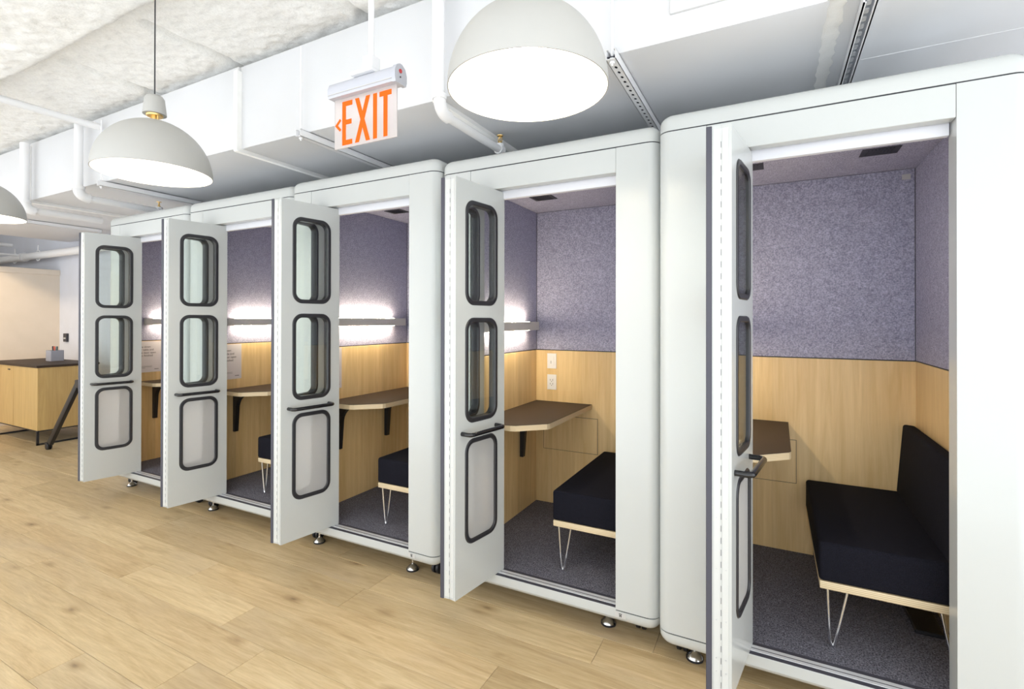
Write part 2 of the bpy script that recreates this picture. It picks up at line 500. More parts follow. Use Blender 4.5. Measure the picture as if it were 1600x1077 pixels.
# rough caulked joint near the booth farthest right
bm = BM()
N = 90
rows_ = []
for i in range(N + 1):
    y = DY - 0.02 + 1.2 * i / N
    w0 = 0.026 + 0.016 * vn(i * 0.35, 1.0); w1 = 0.024 + 0.018 * vn(i * 0.5, 9.0)
    z = -0.003 - 0.002 * vn(i * 0.4, 5.0)
    rows_.append([(0.20 - w0, y, 0.004), (0.20 - w0 * 0.6, y, z), (0.20 + w1 * 0.5, y, z * 0.9), (0.20 + w1, y, 0.004)])
for a, b in zip(rows_, rows_[1:]):
    va, vb = ring_verts(bm, a), ring_verts(bm, b)
    for k in range(3): bm.faces.new((va[k], va[k + 1], vb[k + 1], vb[k]))
bmesh.ops.remove_doubles(bm, verts=bm.verts, dist=1e-5)
mesh_obj('caulk_bead', bm, 'caulk', duct, smooth=50)
for y_ in (0.42, 0.72):
    dbox('joint_strip', 'duct', 0.33, 3.1, y_, y_ + 0.004, DZ - 0.002, DZ + 0.001, 0.0)
# framed access hatch on the duct face
dbox('access_hatch', 'duct', -0.36, 0.16, DY - 0.012, DY + 0.004, 2.66, 2.98, 0.004)

# strut channels under the duct with threaded hanger rods
def strut(x, y0, y1, label, rod=True, holes=True):
    t = tag(empty('strut_channel', (x, y0, DZ - 0.044)), label, 'strut channel', 'strut channels under the duct')
    L = y1 - y0; w = 0.0205; h = 0.041
    bm = BM()
    if holes:
        hs = []
        n = int(L / 0.048)
        for i in range(n):
            c = 0.03 + i * 0.048
            hs.append([(c + 0.012 * math.cos(a), 0.0065 * math.sin(a)) for a in [2 * math.pi * k / 10 for k in range(10)]])
        holed_plate(bm, [(0, -w), (L, -w), (L, w), (0, w)], hs, 0, 0.002, lambda u, tt, z: (z, u, tt))
    else:
        box(bm, -w, w, 0, L, 0, 0.002)
    box(bm, -w, -w + 0.0022, 0, L, 0, h); box(bm, w - 0.0022, w, 0, L, 0, h)
    box(bm, -w, -w + 0.009, 0, L, h - 0.002, h); box(bm, w - 0.009, w, 0, L, h - 0.002, h)
    mesh_obj('channel', bm, 'pipe', t)
    if holes:
        bm = BM(); box(bm, -w + 0.003, w - 0.003, 0.004, L, 0.012, 0.013)
        mesh_obj('channel_back', bm, 'rubber', t)
    else:
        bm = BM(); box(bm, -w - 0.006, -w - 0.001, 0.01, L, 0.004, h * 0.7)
        mesh_obj('channel_shade_strip', bm, 'rubber', t)  # dark strip standing in for the shade along the channel side
    if rod:
        bm = BM(); tube(bm, [(0, 0.02, -0.02), (0, 0.02, 0.53)], 0.005, 8)
        for zz in (-0.012, 0.002): lathe(bm, [(0.011, zz), (0.011, zz + 0.009)], 6, 0, 0.02, (True, True))
        mesh_obj('threaded_rod', bm, 'pipe', t)
    return t
strut(-0.585, -0.155, 0.95, 'perforated white strut under the duct beside the large round lamp')
strut(-2.44, -0.155, 0.95, 'white strut channel under the duct directly behind the EXIT sign', holes=False)
strut(-4.75, -0.155, 0.95, 'white strut channel under the duct behind the second dome lamp', holes=False)
strut(-7.32, -0.155, 0.95, 'white strut channel under the duct nearest the cabinet end', holes=False)
# slotted strut with open side down beyond the caulked joint
t = tag(empty('slotted_strut', (0.290, -0.12, DZ - 0.047)), 'grey slotted strut rail under the duct beside the rough caulked joint', 'strut channel')
bm = BM(); box(bm, -0.021, -0.016, 0, 1.1, 0, 0.041); box(bm, 0.016, 0.021, 0, 1.1, 0, 0.041)
box(bm, -0.021, -0.012, 0, 1.1, 0, 0.003); box(bm, 0.012, 0.021, 0, 1.1, 0, 0.003)
mesh_obj('channel', bm, 'pipe', t)
bm = BM(); box(bm, -0.016, 0.016, 0, 1.1, 0.024, 0.027); mesh_obj('channel_web', bm, 'galv', t)
bm = BM()
for i in range(20): box(bm, -0.008, 0.008, 0.03 + i * 0.053, 0.03 + i * 0.053 + 0.03, 0.0215, 0.0242, 0.003)
o = mesh_obj('slots', bm, 'duct', t); o['kind'] = 'stuff'

# ------------------------------------------------------------------ sprinkler pipes
def sprinkler(x, label, ztop, r=0.024, head=True):
    zc = 2.455; yv = DY - 0.072; ye = 0.42
    t = tag(empty('sprinkler_pipe', (x, yv, zc)), label, 'pipe', 'white sprinkler pipes on the duct')
    bm = BM(); tube(bm, [(0, 0, 0.055), (0, 0, ztop - zc)], r, 14); mesh_obj('riser', bm, 'pipe', t, 50)
    bm = BM(); tube(bm, bend((0, 0, 0.075), (0, 0, 0), (0, 0.075, 0), 8), r * 1.28, 14)
    lathe(bm, [(r * 1.45, 0.06), (r * 1.5, 0.085)], 14, 0, 0, (True, True))
    mesh_obj('elbow', bm, 'pipe', t, 50)
    bm = BM(); tube(bm, [(0, 0.06, 0), (0, ye - yv, 0)], r * 0.92, 14); mesh_obj('branch', bm, 'pipe', t, 50)
    if head:
        bm = BM(); L = ye - yv
        tube(bm, [(0, L - 0.012, 0), (0, L + 0.03, 0)], r * 1.2, 12)
        lathe(bm, [(r, 0.0), (r, 0.035)], 12, 0, L + 0.012, (True, True))
        mesh_obj('tee', bm, 'pipe', t, 50)
        bm = BM(); cy = L + 0.012
        lathe(bm, [(0.012, 0.03), (0.012, 0.048), (0.008, 0.05)], 10, 0, cy, (True, True))
        tube(bm, [(-0.011, cy, 0.048), (-0.013, cy, 0.062), (-0.003, cy, 0.080)], 0.0028, 6)
        tube(bm, [(0.011, cy, 0.048), (0.013, cy, 0.062), (0.003, cy, 0.080)], 0.0028, 6)
        tube(bm, [(0, cy, 0.048), (0, cy, 0.076)], 0.003, 6)
        lathe(bm, [(0.004, 0.078), (0.019, 0.081), (0.020, 0.085), (0.004, 0.087)], 12, 0, cy, (True, True))
        mesh_obj('sprinkler_head', bm, 'brass', t, 40)
    return t
sprinkler(-1.425, 'white sprinkler pipe dropping down the duct beside the large round lamp', 3.07)
sprinkler(-5.03, 'white sprinkler pipe dropping down the duct behind the second dome lamp', 3.06, 0.03)
sprinkler(-6.05, 'white pipe without sprinkler head at the cabinet end of the duct', 3.06, 0.034, head=False)
# pipe strapped to the sprayed ceiling
bm = BM(); tube(bm, [(-4.80, -1.5, 3.0), (-4.80, -0.20, 3.0), (-4.80, -0.13, 3.0)], 0.026, 14)
t = mesh_obj('ceiling_pipe', bm, 'pipe', None, 50); tag(t, 'white pipe fixed across the sprayed ceiling meeting the duct', 'pipe')

# large pipe with hangers at the far end
t = tag(empty('water_pipe', (-8.0, 1.12, 2.39)), 'thick white pipe hung along the pale wall above the cabinet', 'pipe')
bm = BM(); tube(bm, [(-3.95, 0, 0), (2.2, 0, 0)], 0.052, 18); mesh_obj('pipe_run', bm, 'pipe', t, 50)
for xx in (-2.35, -1.55):
    bm = BM(); tube(bm, [(xx + 0.075 * math.sin(a), 0, 0.075 * math.cos(a)) for a in [2 * math.pi * k / 20 for k in range(21)]], 0.008, 8, False)
    tube(bm, [(xx, 0, 0.075), (xx, 0, 0.15)], 0.008, 8)
    mesh_obj('hanger', bm, 'pipe', t, 50)
bm = BM(); tube(bm, [(-2.12, 0, 0), (-2.0, 0, 0)], 0.065, 18); mesh_obj('coupling', bm, 'pipe', t, 50)
for k, (xx, zz, rr, lb) in enumerate(((-9.75, 2.36, 0.016, 'lower thin bent conduit in the taupe recess above the end wall'), (-9.95, 2.52, 0.024, 'upper thicker bent conduit in the taupe recess above the end wall'))):
    bm = BM(); tube(bm, [(xx, -1.0, zz), (xx, 0.3, zz), (xx - 0.05, 0.5, zz + 0.03), (xx - 0.05, 0.98, zz + 0.03)], rr, 8)
    tag(mesh_obj('conduit', bm, 'pipe', None, 50), lb, 'conduit', 'conduits in the recess')

# ------------------------------------------------------------------ phone booths
W_, D_ = 1.155, 1.12
P_ = 0.19
ZB, ZS, ZT = 0.1505, 2.237, 2.316
def booth_proto():
    t = empty('phone_booth')
    R = 0.05
    # base with rounded bottom edge
    bm = BM(); lo = []
    for i in range(7):
        a = math.radians(90 * i / 6); ins = 0.046 * (1 - math.sin(a)); z = 0.092 + 0.046 * (1 - math.cos(a))
        lo.append([(x, y, z) for x, y in rrect(ins, W_ - ins, ins, D_ - ins, max(R - ins * 0.6, 0.02), 8)])
    lo.append([(x, y, ZB) for x, y in rrect(0, W_, 0, D_, R, 8)])
    loft(bm, lo); mesh_obj('base', bm, 'white', t, 35)
    bm = BM(); prism(bm, rrect(0.0035, W_ - 0.0035, 0.0035, D_ - 0.0035, R, 8), ZB, ZB + 0.005); mesh_obj('lower_seam', bm, 'seam', t, 35)
    # U shaped shell: both front pillars, sides and back
    out = [(P_, 0)]
    for cx, cy, a0 in ((R, R, -90), (R, D_ - R, 180), (W_ - R, D_ - R, 90), (W_ - R, R, 0)):
        for i in range(9):
            a = math.radians(a0 - 90 * i / 8)
            out.append((cx + R * math.cos(a), cy + R * math.sin(a)))
    out += [(W_ - P_, 0), (W_ - P_, 0.085), (1.076, 0.085), (1.076, 1.058), (0.079, 1.058), (0.079, 0.085), (P_, 0.085)]
    bm = BM(); prism(bm, out, ZB + 0.005, ZS - 0.002); mesh_obj('shell', bm, 'white', t, 35)
    bm = BM(); prism(bm, rrect(0.0035, W_ - 0.0035, 0.0035, D_ - 0.0035, R, 8), ZS - 0.002, ZS + 0.003); mesh_obj('upper_seam', bm, 'seam', t, 35)
    bm = BM(); lo = [[(x, y, ZS + 0.003) for x, y in rrect(0, W_, 0, D_, R, 8)]]
    for i in range(7):
        a = math.radians(90 * i / 6); ins = 0.046 * (1 - math.cos(a)); z = ZT - 0.046 * (1 - math.sin(a))
        lo.append([(x, y, z) for x, y in rrect(ins, W_ - ins, ins, D_ - ins, max(R - ins * 0.6, 0.02), 8)])
    loft(bm, lo); mesh_obj('top_cap', bm, 'white', t, 35)
    # header, track, sill
    boxobj('header', 'white', t, P_ + 0.0012, W_ - P_ - 0.0012, 0.0, 0.05, 2.124, ZS - 0.002, 0.0015)
    boxobj('door_track', 'white_track', t, P_ + 0.001, W_ - P_ - 0.004, 0.060, 0.0845, 2.084, 2.20, 0.001)
    boxobj('track_gap_shade', 'seam', t, P_ + 0.001, W_ - P_ - 0.001, 0.05, 0.0605, 2.15, 2.2)  # dark filler that paints the shade between header and track
    boxobj('sill', 'white', t, P_ - 0.001, W_ - P_ + 0.001, -0.0006, 0.09, 0.12, 0.1625, 0.0015)
    boxobj('threshold_seal', 'rubber', t, P_, W_ - P_, 0.0012, 0.021, 0.160, 0.1645)
    th = boxobj('floor_track', 'alu', t, P_, W_ - P_, 0.021, 0.062, 0.160, 0.1655, 0.001)
    boxobj('track_groove', 'rubber', th, P_, W_ - P_, 0.038, 0.042, 0.165, 0.1659)
    boxobj('threshold_seal', 'rubber', t, P_, W_ - P_, 0.062, 0.0835, 0.160, 0.1645)
    # interior lining
    boxobj('carpet', 'carpet', t, 0.080, 1.075, 0.0835, 1.057, 0.156, 0.1655)
    g = 0.0015; zj = 1.243
    pz = [(('felt_panel', 'felt'), zj + 0.006, ZS - 0.012), (('wood_panel', 'maple'), 0.166, zj)]
    for (nm, mt), a, b in pz:
        boxobj(nm, mt, t, 0.0795, 0.087, 0.086, 1.050 - g, a, b, 0.0008)
        boxobj(nm, mt, t, 1.068, 1.0755, 0.086, 1.050 - g, a, b, 0.0008)
        boxobj(nm, mt, t, 0.0795, 1.0755, 1.050, 1.0575, a, b, 0.0008)
    bm = BM(); box(bm, 0.0795, 0.083, 0.086, 1.05, zj, zj + 0.006); box(bm, 1.072, 1.0755, 0.086, 1.05, zj, zj + 0.006); box(bm, 0.083, 1.072, 1.054, 1.0575, zj, zj + 0.006)
    mesh_obj('joint_strip', bm, 'seam', t)
    boxobj('ceiling_panel', 'felt', t, 0.0795, 1.0755, 0.0855, 1.0575, ZS - 0.010, ZS - 0.003)
    # dark strips standing in for the shade in the back corners
    for x in (0.0868, 1.0652): boxobj('corner_shade_strip', 'seam', t, x, x + 0.003, 1.0478, 1.0505, 1.25, ZS - 0.012)
    # ceiling vents
    for x in (0.24, 0.788):
        v = boxobj('vent', 'darkvent', t, x, x + 0.146, 0.605, 0.715, ZS - 0.0135, ZS - 0.009, 0.001)
        for i in range(8):
            boxobj('slat', 'black', v, x + 0.022 + i * 0.0135, x + 0.028 + i * 0.0135, 0.618, 0.702, ZS - 0.0155, ZS - 0.0128)
    # access panel in the back wood
    boxobj('panel_groove', 'seam', t, 0.143, 0.543, 1.0488, 1.0502, 0.5455, 0.7875)
    boxobj('access_panel', 'maple', t, 0.1455, 0.5405, 1.0475, 1.0502, 0.548, 0.785, 0.0005)
    # wall table with brackets
    tb = BM()
    poly = [(0.088, 1.048), (0.088, 0.185), (0.33, 0.185), (0.36, 0.196), (0.49, 0.318), (0.497, 0.34), (0.503, 1.048)]
    prism(tb, poly, 0.853, 0.8825); table = mesh_obj('table', tb, 'ply', t)
    tb = BM(); prism(tb, poly, 0.8825, 0.8838); mesh_obj('table_top', tb, 'laminate', table)
    for y in (0.322, 0.800):
        bb = BM()
        prof = [(0.0875, 0.853), (0.30, 0.853), (0.30, 0.844)]
        for i in range(9):
            a = math.radians(90 * i / 8)
            prof.append((0.125 + 0.11 * (1 - math.sin(a)), 0.723 + 0.11 * math.cos(a)))
        prof += [(0.110, 0.540), (0.0875, 0.540)]
        loft(bb, [[(x, y - 0.016, z) for x, z in prof], [(x, y + 0.016, z) for x, z in prof]])
        mesh_obj('bracket', bb, 'black', table)
    # wall light bar glowing up and down
    lt = boxobj('wall_light', 'lightbar', t, 0.112, 0.146, 0.225, 0.965, 1.388, 1.445, 0.001)
    boxobj('mount', 'lightbar', lt, 0.087, 0.113, 0.30, 0.34, 1.40, 1.43)
    boxobj('mount', 'lightbar', lt, 0.087, 0.113, 0.86, 0.90, 1.40, 1.43)
    boxobj('led_strip', 'led', lt, 0.114, 0.126, 0.30, 0.85, 1.4452, 1.4462)
    boxobj('led_strip', 'led', lt, 0.114, 0.126, 0.30, 0.85, 1.3868, 1.3878)
    # switch and outlet on the back wall
    sw = boxobj('light_switch', 'plastic', t, 0.172, 0.242, 1.0445, 1.0502, 1.115, 1.222, 0.002, 2)
    boxobj('rocker', 'plastic', sw, 0.190, 0.224, 1.0425, 1.0455, 1.135, 1.202, 0.001)
    boxobj('slider', 'sticker', sw, 0.199, 0.206, 1.0415, 1.0430, 1.150, 1.170, 0.0)
    ou = boxobj('power_outlet', 'plastic', t, 0.172, 0.242, 1.0445, 1.0502, 0.966, 1.073, 0.002, 2)
    boxobj('receptacle', 'plastic', ou, 0.190, 0.224, 1.0428, 1.0455, 0.986, 1.053, 0.001)
    bm = BM()
    for zz in (1.003, 1.030):
        box(bm, 0.196, 0.199, 1.0422, 1.0435, zz, zz + 0.010); box(bm, 0.214, 0.217, 1.0422, 1.0435, zz, zz + 0.010)
        box(bm, 0.2045, 0.2095, 1.0422, 1.0435, zz - 0.009, zz - 0.004)
    mesh_obj('socket_slots', bm, 'slot', ou)
    # maker plate on the base
    st = boxobj('base_plate_sticker', 'sticker', t, 0.963, 1.011, -0.0008, 0.001, 0.122, 0.147)
    bm = BM(); box(bm, 0.980, 0.994, -0.0012, 0, 0.139, 0.142); box(bm, 0.982, 0.985, -0.0012, 0, 0.126, 0.138); box(bm, 0.989, 0.992, -0.0012, 0, 0.126, 0.138); box(bm, 0.985, 0.989, -0.0012, 0, 0.131, 0.135)
    mesh_obj('mark', bm, 'ink', st)
    return t

DW, DT = 0.373, 0.033
DZ0, DZ1 = 0.167, 2.1185
def door_panel(name, outer_sign, handle):
    """u from the folding edge (0) to the track edge; outer face at t = 0, thickness towards +t"""
    bm = BM()
    holes = []; wins = [(1.527, 2.030), (0.965, 1.468), (0.390, 0.891)]
    for z0, z1 in wins: holes.append(rrect(0.075, 0.304, z0 + 0.009, z1 - 0.009, 0.052, 7))
    ax = lambda u, t_, z: (outer_sign * t_, u, z)
    holed_plate(bm, [(0, DZ0), (DW, DZ0), (DW, DZ1), (0, DZ1)], holes, 0, DT, ax)
    d = mesh_obj(name, bm, 'white', None)
    for k, (z0, z1) in enumerate(wins):
        bm = BM()
        oL = rrect(0.066, 0.313, z0, z1, 0.061, 8); o2 = rrect(0.070, 0.309, z0 + 0.004, z1 - 0.004, 0.058, 8)
        i2 = rrect(0.085, 0.294, z0 + 0.019, z1 - 0.019, 0.045, 8); iL = rrect(0.089, 0.290, z0 + 0.023, z1 - 0.023, 0.041, 8)
        e = 0.005
        sec = [(oL, -0.0002), (o2, -e), (i2, -e), (iL, -0.001), (iL, DT), (i2, DT + e), (o2, DT + e), (oL, DT + 0.0002)]
        rs = [ring_verts(bm, [ax(u, t_, z) for u, z in l]) for l, t_ in sec]
        for a, b in zip(rs, rs[1:] + rs[:1]): bridge(bm, a, b)
        fr = mesh_obj('window_frame', bm, 'frame', d, 40)
        bm = BM(); lp = rrect(0.0885, 0.2905, z0 + 0.0225, z1 - 0.0225, 0.041, 8)
        loft(bm, [[ax(u, 0.003, z) for u, z in lp], [ax(u, 0.0065, z) for u, z in lp]])
        mesh_obj('pane', bm, 'frost' if k == 2 else 'glass', fr)
    # hinge leaf on the folding edge
    bm = BM(); xa, xb = sorted((outer_sign * 0.010, outer_sign * (DT - 0.002)))
    box(bm, xa, xb, -0.0012, 0.0, DZ0 + 0.01, DZ1 - 0.01); h = mesh_obj('hinge_leaf', bm, 'white_hinge', d)
    bm = BM()
    for i in range(11):
        zz = 0.25 + i * 0.175
        for du in (0.0, 0.045) if i % 5 == 0 else (0.0,):
            c = outer_sign * 0.018
            box(bm, c - 0.0016, c + 0.0016, -0.0018, -0.001, zz + du, zz + du + 0.0032)
    s = mesh_obj('screws', bm, 'galv', h); s['kind'] = 'stuff'
    if handle:
        z = 0.925; so = -0.055; ua, ub = 0.045, 0.300
        pts = [(ua, 0.001)] + [tuple(p) for p in []]
        path = [Vector(ax(ua, 0.001, z)), Vector(ax(ua, so + 0.022, z))]
        path += bend(ax(ua, so + 0.022, z), ax(ua, so, z), ax(ua + 0.022, so, z), 6)[1:]
        path += bend(ax(ub - 0.022, so, z), ax(ub, so, z), ax(ub, so + 0.022, z), 6)
        path += [Vector(ax(ub, 0.001, z))]
        bm = BM(); tube(bm, path, 0.0105, 12); mesh_obj('handle', bm, 'blackgloss', d, 50)
    else:
        bm = BM(); c0, c1 = sorted((outer_sign * -0.015, outer_sign * 0.004))
        box(bm, c0, c1, -0.004, 0.018, DZ0 - 0.002, DZ1 + 0.001, 0.002); mesh_obj('edge_gasket', bm, 'rubber', d)
        # knuckle line where the two leaves meet
        bm = BM(); c = outer_sign * DT
        box(bm, c - 0.002, c + 0.002, -0.0030, 0.0, DZ0 + 0.01, DZ1 - 0.01)
        hk = mesh_obj('hinge_knuckle', bm, 'white_hinge', d)
        bm = BM()
        for i in range(46):
            zz = DZ0 + 0.03 + i * 0.041
            box(bm, c - 0.0008, c + 0.0008, -0.0034, -0.0028, zz, zz + 0.021)
        k = mesh_obj('knuckle_joints', bm, 'rubber', hk); k['kind'] = 'stuff'
    return d

proto = booth_proto()
panelA = door_panel('folding_door_panel', 1, False)    # outer face towards -x, thickness towards +x
panelB = door_panel('folding_door_panel', -1, True)    # outer face towards +x, thickness towards -x

BOOTHS = {   # X, Y, Z, rot, B near (x,y), B far (x,y)
    1: (-0.4266, 0.0, 0.0, -0.0003, (0.304, -0.300), (0.356, 0.070)),
    2: (-1.5919, 0.0713, -0.0053, -0.0005, (0.303, -0.302), (0.357, 0.068)),
    3: (-2.7500, 0.043, 0.0192, 0.0013, (0.305, -0.302), (0.365, 0.068)),
    4: (-3.917, 0.0613, 0.0162, 0.0047, (0.316, -0.300), (0.377, 0.069)),
    5: (-5.0897, 0.0628, 0.0162, 0.0, (0.332, -0.300), (0.399, 0.067)),
}
ORD = {5: 'first', 4: 'second', 3: 'third', 2: 'fourth', 1: 'fifth'}
BOOTH_LABEL = {
    5: 'white phone booth at the end of the row next to the wooden cabinet',
    4: 'white phone booth, second in the row counting from the wooden cabinet',
    3: 'white phone booth in the middle of the row, third from the wooden cabinet',
    2: 'white phone booth fourth from the wooden cabinet, switch and outlet on its back wall',
    1: 'white phone booth at the row end farthest from the wooden cabinet',
}
def feet(root, Z):
    for x in (0.13, 0.895):
        f = BM(); zb = -Z
        tube(f, [(x, 0.125, zb + 0.03), (x, 0.125, 0.10)], 0.006, 10)
        lathe(f, [(0.009, zb + 0.036), (0.013, zb + 0.031), (0.026, zb + 0.022), (0.034, zb + 0.009)], 20, x, 0.125, (True, True))
        fo = mesh_obj('foot', f, 'chrome', root, 40)
        f = BM(); lathe(f, [(0.036, zb + 0.0092), (0.036, zb + 0.0005)], 20, x, 0.125, (True, True)); mesh_obj('foot_pad', f, 'black', fo, 40)
    for x in (0.075, 1.045):
        f = BM(); zb = -Z
        def ring(cx, r, zc): return [(cx, 0.165 + r * math.cos(a), zc + r * math.sin(a)) for a in [2 * math.pi * k / 20 for k in range(20)]]
        r = 0.034
        for dx in (-0.014, 0.014):
            loft(f, [ring(x + dx - 0.010, r * 0.8, zb + r), ring(x + dx - 0.007, r, zb + r), ring(x + dx + 0.007, r, zb + r), ring(x + dx + 0.010, r * 0.8, zb + r)])
        co = mesh_obj('caster', f, 'black', root, 40)
        f = BM(); tube(f, [(x, 0.165, zb + 0.034), (x, 0.165, 0.095)], 0.008, 10); box(f, x - 0.022, x + 0.022, 0.145, 0.185, 0.086, 0.093)
        mesh_obj('caster_stem', f, 'chrome', co, 40)

def to_world(b, p):
    X, Y, Z, a = BOOTHS[b][:4]
    return Vector((X + p[0] * math.cos(a) - p[1] * math.sin(a), Y + p[0] * math.sin(a) + p[1] * math.cos(a), Z + p[2]))

DOORS = {b: ((panelA, panelB) if b == 5 else (copy_tree(panelA), copy_tree(panelB))) for b in (5, 4, 3, 2, 1)}
ROOTS = {b: (proto if b == 5 else copy_tree(proto)) for b in (5, 4, 3, 2, 1)}
for b in (5, 4, 3, 2, 1):
    X, Y, Z, a, near, far = BOOTHS[b]
    root = ROOTS[b]
    root.location = (X, Y, Z); root.rotation_euler = (0, 0, a)
    tag(root, BOOTH_LABEL[b], 'phone booth', 'row of white phone booths')
    doors = DOORS[b]
    dA, dB = doors
    for d in doors: d.parent = root
    n, f = Vector(near), Vector(far)
    ang = math.atan2(f.y - n.y, f.x - n.x) - math.pi / 2
    dB.location = (n.x, n.y, 0); dB.rotation_euler = (0, 0, ang)
    dirB = (f - n).normalized(); nB = Vector((-dirB.y, dirB.x))
    inner = n + nB * (DT + 0.0006)                      # where both panels meet at the fold
    # panel A from its fold corner to the left jamb
    target = Vector((0.233, 0.070)); dirA = (target - inner).normalized()
    nA = Vector((-dirA.y, dirA.x))                      # towards the left
    pA = inner + nA * (DT + 0.0006)
    dA.location = (pA.x, pA.y, 0); dA.rotation_euler = (0, 0, math.atan2(dirA.y, dirA.x) - math.pi / 2)

for b in (5, 4, 3, 2, 1):
    feet(ROOTS[b], BOOTHS[b][2])

# ------------------------------------------------------------------ benches
def bench_proto():
    t = empty('bench')
    ox, oy, oz = 0.83, 0.60, 0.1655
    def P(x, y, z): return (x - ox, y - oy, z - oz)
    def bx(name, mat, x0, x1, y0, y1, z0, z1, bev, seg, sm):
        return boxobj(name, mat, t, x0 - ox, x1 - ox, y0 - oy, y1 - oy, z0 - oz, z1 - oz, bev, seg, sm)
    bx('seat_board', 'ply', 0.590, 1.060, 0.166, 1.035, 0.398, 0.429, 0.004, 2, 40)
    bx('seat_cushion', 'fabric', 0.587, 1.005, 0.163, 1.038, 0.4295, 0.582, 0.014, 3, 40)
    bm = BM()
    prof = [(0.985, 0.575), (1.062, 0.575), (1.0655, 0.92), (1.012, 0.925)]
    loft(bm, [[P(x, 0.163, z) for x, z in prof], [P(x, 1.038, z) for x, z in prof]])
    bmesh.ops.bevel(bm, geom=list(bm.edges), offset=0.012, segments=3, affect='EDGES', profile=0.5)
    mesh_obj('backrest', bm, 'fabric', t, 40)
    for (x, y, dx) in ((0.635, 0.192, 1), (1.015, 0.192, -1), (0.635, 1.005, 1), (1.015, 1.005, -1)):
        bm = BM(); z0 = 0.1655 + 0.0062
        sy = 1 if y < 0.5 else -1
        a0 = Vector(P(x - 0.018 * dx, y - 0.012 * sy, 0.398)); a1 = Vector(P(x + 0.048 * dx, y - 0.012 * sy, 0.398))
        b0 = Vector(P(x - 0.010, y, z0 + 0.02)); b1 = Vector(P(x + 0.010, y, z0 + 0.02))
        if dx < 0: b0, b1 = b1, b0
        path = [a0, b0] + bend(b0, (b0 + b1) / 2 + Vector((0, 0, -0.04)), b1, 6)[1:] + [a1]
        tube(bm, path, 0.0058, 8); mesh_obj('hairpin_leg', bm, 'chrome', t, 60)
    return t, (ox, oy, oz)
bench, BO = bench_proto()
used = False
for b in (4, 3, 2, 1):
    r = bench if not used else copy_tree(bench)
    used = True
    r.location = to_world(b, BO); r.rotation_euler = (0, 0, BOOTHS[b][3])
    extra = ', its backrest in view' if b == 1 else ''
    tag(r, 'black upholstered bench inside the %s phone booth from the wooden cabinet%s' % (ORD[b], extra), 'bench', 'benches in the phone booths')
bm = BM(); box(bm, 0.945, 1.042, 0.45, 0.75, 0.166, 0.182, 0.003)
o = mesh_obj('cable_cover', bm, 'black', None, loc=(BOOTHS[1][0], 0, 0)); tag(o, 'flat black plate on the carpet under the bench with visible backrest', 'floor plate')
boxobj('wall_label', 'sticker', ROOTS[1], 1.013, 1.049, 1.0490, 1.0502, 2.173, 2.200)

# ------------------------------------------------------------------ printed notices on the booth walls
def notice(b, y1):
    X, Y, Z, a = BOOTHS[b][:4]
    w, h = 0.216, 0.279
    t = boxobj('paper_notice', 'paper', None, 0, 0.0006, 0, w, 0, h)
    t.location = to_world(b, (0.0875, y1 - w, 0.960)); t.rotation_euler = (0, 0, a)
    # text plane: +y is the reading direction seen from +x
    R = Matrix(((0, 0, 1, 0.0008), (1, 0, 0, 0.016), (0, 1, 0, 0), (0, 0, 0, 1)))
    def put(s, size, y, z, name='printed_text'):
        m4 = R.copy(); m4[1][3] = y; m4[2][3] = z
        text_mesh(name, s, size, 'ink', t, m4)
    put('Wipe down\nyour table and\nleave door open\nwhen finished', 0.0235, 0.016, 0.222)
    bm = BM()
    box(bm, 0.0006, 0.0010, 0.016, 0.140, 0.054, 0.0555); box(bm, 0.0006, 0.0010, 0.016, 0.140, 0.046, 0.0475); box(bm, 0.0006, 0.0010, 0.016, 0.085, 0.038, 0.0395)
    box(bm, 0.0006, 0.0010, 0.160, 0.195, 0.024, 0.028)
    mesh_obj('small_print', bm, 'ink', t)
    return t
tag(notice(5, 0.378), 'printed paper notice on the wall of the booth nearest the cabinet', 'notice', 'paper notices in the booths')
tag(notice(4, 0.377), 'printed paper notice on the wall of the second booth from the cabinet', 'notice', 'paper notices in the booths')
tag(notice(3, 0.350), 'printed paper notice mostly hidden behind the middle booth\'s door', 'notice', 'paper notices in the booths')

# ------------------------------------------------------------------ pendant lamps
def lamp_proto():
    t = empty('pendant_lamp')
    r, n = 0.25, 56
    out = [(r * math.cos(a), 0.262 * math.sin(a)) for a in [math.radians(88 * i / 20) for i in range(21)]]
    inn = [((r - 0.004) * math.cos(a), 0.257 * math.sin(a)) for a in [math.radians(88 * i / 20) for i in range(21)]]
    bm = BM(); lathe(bm, [(inn[0][0], 0.0)] + out, n, cap=(False, True))
    mesh_obj('shade', bm, 'shade', t, 50)
    bm = BM(); lathe(bm, inn, n, cap=(False, True)); mesh_obj('shade_lining', bm, 'shadein', t, 50)
    bm = BM(); lathe(bm, [(0.012, 0.255), (0.012, 0.285)], 16, cap=(True, True))
    tube(bm, [(-0.028, 0, 0.258), (-0.028, 0, 0.295)], 0.004, 8); tube(bm, [(0.028, 0, 0.258), (0.028, 0, 0.295)], 0.004, 8)
    lathe(bm, [(0.034, 0.285), (0.036, 0.288), (0.036, 0.296)], 24, cap=(True, True))
    mesh_obj('brass_collar', bm, 'brass', t, 50)
    bm = BM(); lathe(bm, [(0.050, 0.294), (0.0505, 0.298), (0.042, 0.372), (0.034, 0.385), (0.006, 0.391)], 28, cap=(True, True))
    mesh_obj('socket_cap', bm, 'shade', t, 50)
    bm = BM(); tube(bm, [(0, 0, 0.36), (0, 0, 0.99)], 0.0032, 8); mesh_obj('cord', bm, 'cord', t)
    bm = BM(); bmesh.ops.create_uvsphere(bm, u_segments=20, v_segments=12, radius=0.06)
    bmesh.ops.translate(bm, verts=bm.verts, vec=(0, 0, 0.13)); mesh_obj('bulb', bm, 'bulb', t, 60)
    return t
lamp = lamp_proto()
LZ = 2.17
